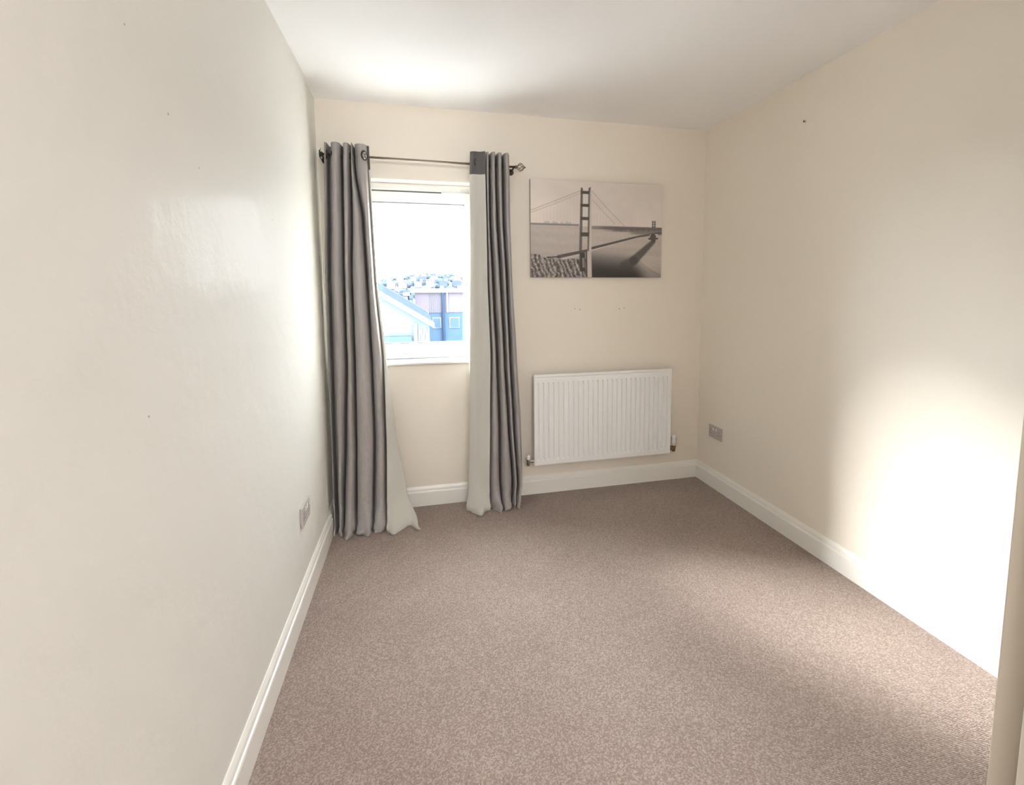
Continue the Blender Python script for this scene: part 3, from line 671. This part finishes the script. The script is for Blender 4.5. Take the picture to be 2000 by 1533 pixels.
obj('block_wall', B((-4.5, -.65, 33, 40, G, H - .30)), 'far_wall', t); obj('flat_roof', B((-.9, -.52, 32.8, 40.2, H - .30, H - .12)), 'barge', t)
obj('slate_roof', B((-4.6, -.9, 32.8, 40.2, H - .30, H - .18)), 'slate', t)
# cars parked below
def car(x, y, label, col):
    t = thing('car', label, 'car', (x, y, G))
    bm = bmesh.new(); prof = [(-2.1, .35), (2.1, .35), (2.15, .75), (1.3, .95), (.7, 1.42), (-1.1, 1.45), (-1.8, .98), (-2.15, .85)]
    a = [bm.verts.new((x - .85, y + u_, G + z_)) for u_, z_ in prof]; b_ = [bm.verts.new((x + .85, y + u_, G + z_)) for u_, z_ in prof]
    bm.faces.new(a[::-1]); bm.faces.new(b_)
    for k in range(8): bm.faces.new((a[k], b_[k], b_[(k + 1) % 8], a[(k + 1) % 8])) if False else bm.faces.new((a[k], a[(k + 1) % 8], b_[(k + 1) % 8], b_[k]))
    obj('car_body', bm, col, t, bevel=.06)
    for sx in (-1, 1):
        for sy in (-1.3, 1.3):
            bm = bmesh.new(); lathe(bm, (x + sx * .88, y + sy, G + .32), (-sx, 0, 0), [(0, .32), (.2, .32)]); obj('wheel', bm, 'drain', t)
    obj('windscreen', B((x - .7, x + .7, y - 1.62, y - 1.55, G + 1.0, G + 1.3)), 'dark_pane', t)
M['blue_car'] = mat('blue_car_paint', (.010, .022, .05, 1), .5, spec=.1); M['silver_car'] = mat('silver_car_paint', (.045, .052, .06, 1), .5, spec=.1)
car(2.05, 31, 'blue car parked below the brick building, left of the downpipe', 'blue_car')
car(4.1, 31, 'silver car parked below the brick building, right of the downpipe', 'silver_car')
# distant town on a rise
hill = bmesh.new(); NX = 60; prev = None
for j in range(8):
    yy = 60 + j * 34; row = []
    for i in range(NX + 1):
        xx = -160 + 320 * i / NX; zz = G + (j / 7) ** .8 * (12.5 + 1.2 * math.sin(xx * .05) + .8 * math.sin(xx * .13 + 1))
        row.append(hill.verts.new((xx, yy, zz)))
    if prev:
        for i in range(NX): hill.faces.new((prev[i], prev[i + 1], row[i + 1], row[i]))
    prev = row
obj('hillside_outside', hill, 'foliage', kind=S, smooth=True)
def hz(yy, xx): j = (yy - 60) / 34; return G + (max(j, 0) / 7) ** .8 * (12.5 + 1.2 * math.sin(xx * .05) + .8 * math.sin(xx * .13 + 1))
rr = random.Random(11)
ORD = ['first', 'second', 'third', 'fourth', 'fifth', 'sixth', 'seventh', 'eighth']
for yy, n_h, rname in ((100, 5, 'nearest'), (140, 6, 'second'), (190, 7, 'third'), (245, 7, 'highest')):
    for i in range(n_h):
        xx = (-.062 + .148 * (i + .5 + rr.uniform(-.12, .12)) / n_h) * yy
        wdt = min(rr.uniform(.40, .55) * .148 * yy / n_h, 6.5); z0 = hz(yy, xx); k = rr.choice([0, 1, 1, 0, 2])
        wm = ['far_wall', 'render_wall', 'barge'][k]; rk = rr.choice([0, 1])
        t = thing('town_house', 'distant %s house, %s from the left in the %s row on the hillside' % (['beige', 'grey', 'white'][k], ORD[i], rname), 'building', (xx, yy, z0), 'houses on the distant hillside')
        bm = bmesh.new(); box(bm, xx - wdt / 2, xx + wdt / 2, yy, yy + 6, z0 - 1, z0 + 2.6); obj('house_wall', bm, wm, t)
        bm = bmesh.new(); prism(bm, [(yy - .3, z0 + 2.6), (yy + 3, z0 + 4.3), (yy + 6.3, z0 + 2.6)], 'x', xx - wdt / 2 - .2, xx + wdt / 2 + .2); obj('roof', bm, ['far_roof', 'slate'][rk], t)
        obj('chimney', B((xx + wdt * .3, xx + wdt * .3 + .8, yy + 2.6, yy + 3.4, z0 + 3.6, z0 + 5.0)), 'brick', t)
        for sx in (-.25, .25): obj('window', B((xx + sx * wdt - .5, xx + sx * wdt + .5, yy - .05, yy, z0 + .9, z0 + 2.0)), 'dark_pane', t)
def tree(x, y, z, s, seed):
    t = thing('distant_tree', 'hazy round tree among the distant houses on the hillside', 'tree', (x, y, z), 'trees on the distant hillside')
    r3 = random.Random(seed); bm = bmesh.new()
    for k in range(5):
        mm = Matrix.Translation((x + r3.uniform(-.5, .5) * s, y + r3.uniform(-.4, .4) * s, z + s * r3.uniform(.7, 1.25))) @ Matrix.Diagonal((s * r3.uniform(.4, .6), s * .5, s * r3.uniform(.35, .5), 1))
        bmesh.ops.create_icosphere(bm, subdivisions=2, radius=1, matrix=mm)
    for v in bm.verts: v.co += Vector((r3.uniform(-1, 1), r3.uniform(-1, 1), r3.uniform(-1, 1))) * s * .07
    obj('foliage', bm, 'foliage', t)
    bm = bmesh.new(); tube(bm, [(x, y, z - .5), (x, y, z + s * .8)], s * .07, 7); obj('trunk', bm, 'drain', t)
for i in range(15):                                    # a loose row of trees along the skyline, and a few between the houses
    yy = 285 if i % 2 else 262
    xx = (-.064 + .152 * (i + .5) / 15) * yy + rr.uniform(-.4, .4)
    tree(xx, yy, hz(yy, xx), rr.uniform(2.1, 3.0), i)
for j, (fx, yy) in enumerate(((-.045, 118), (.012, 120), (.06, 118), (-.02, 165), (.045, 166), (-.055, 215), (.0, 216), (.07, 214))):
    tree(fx * yy, yy, hz(yy, fx * yy), 2.6, 40 + j)
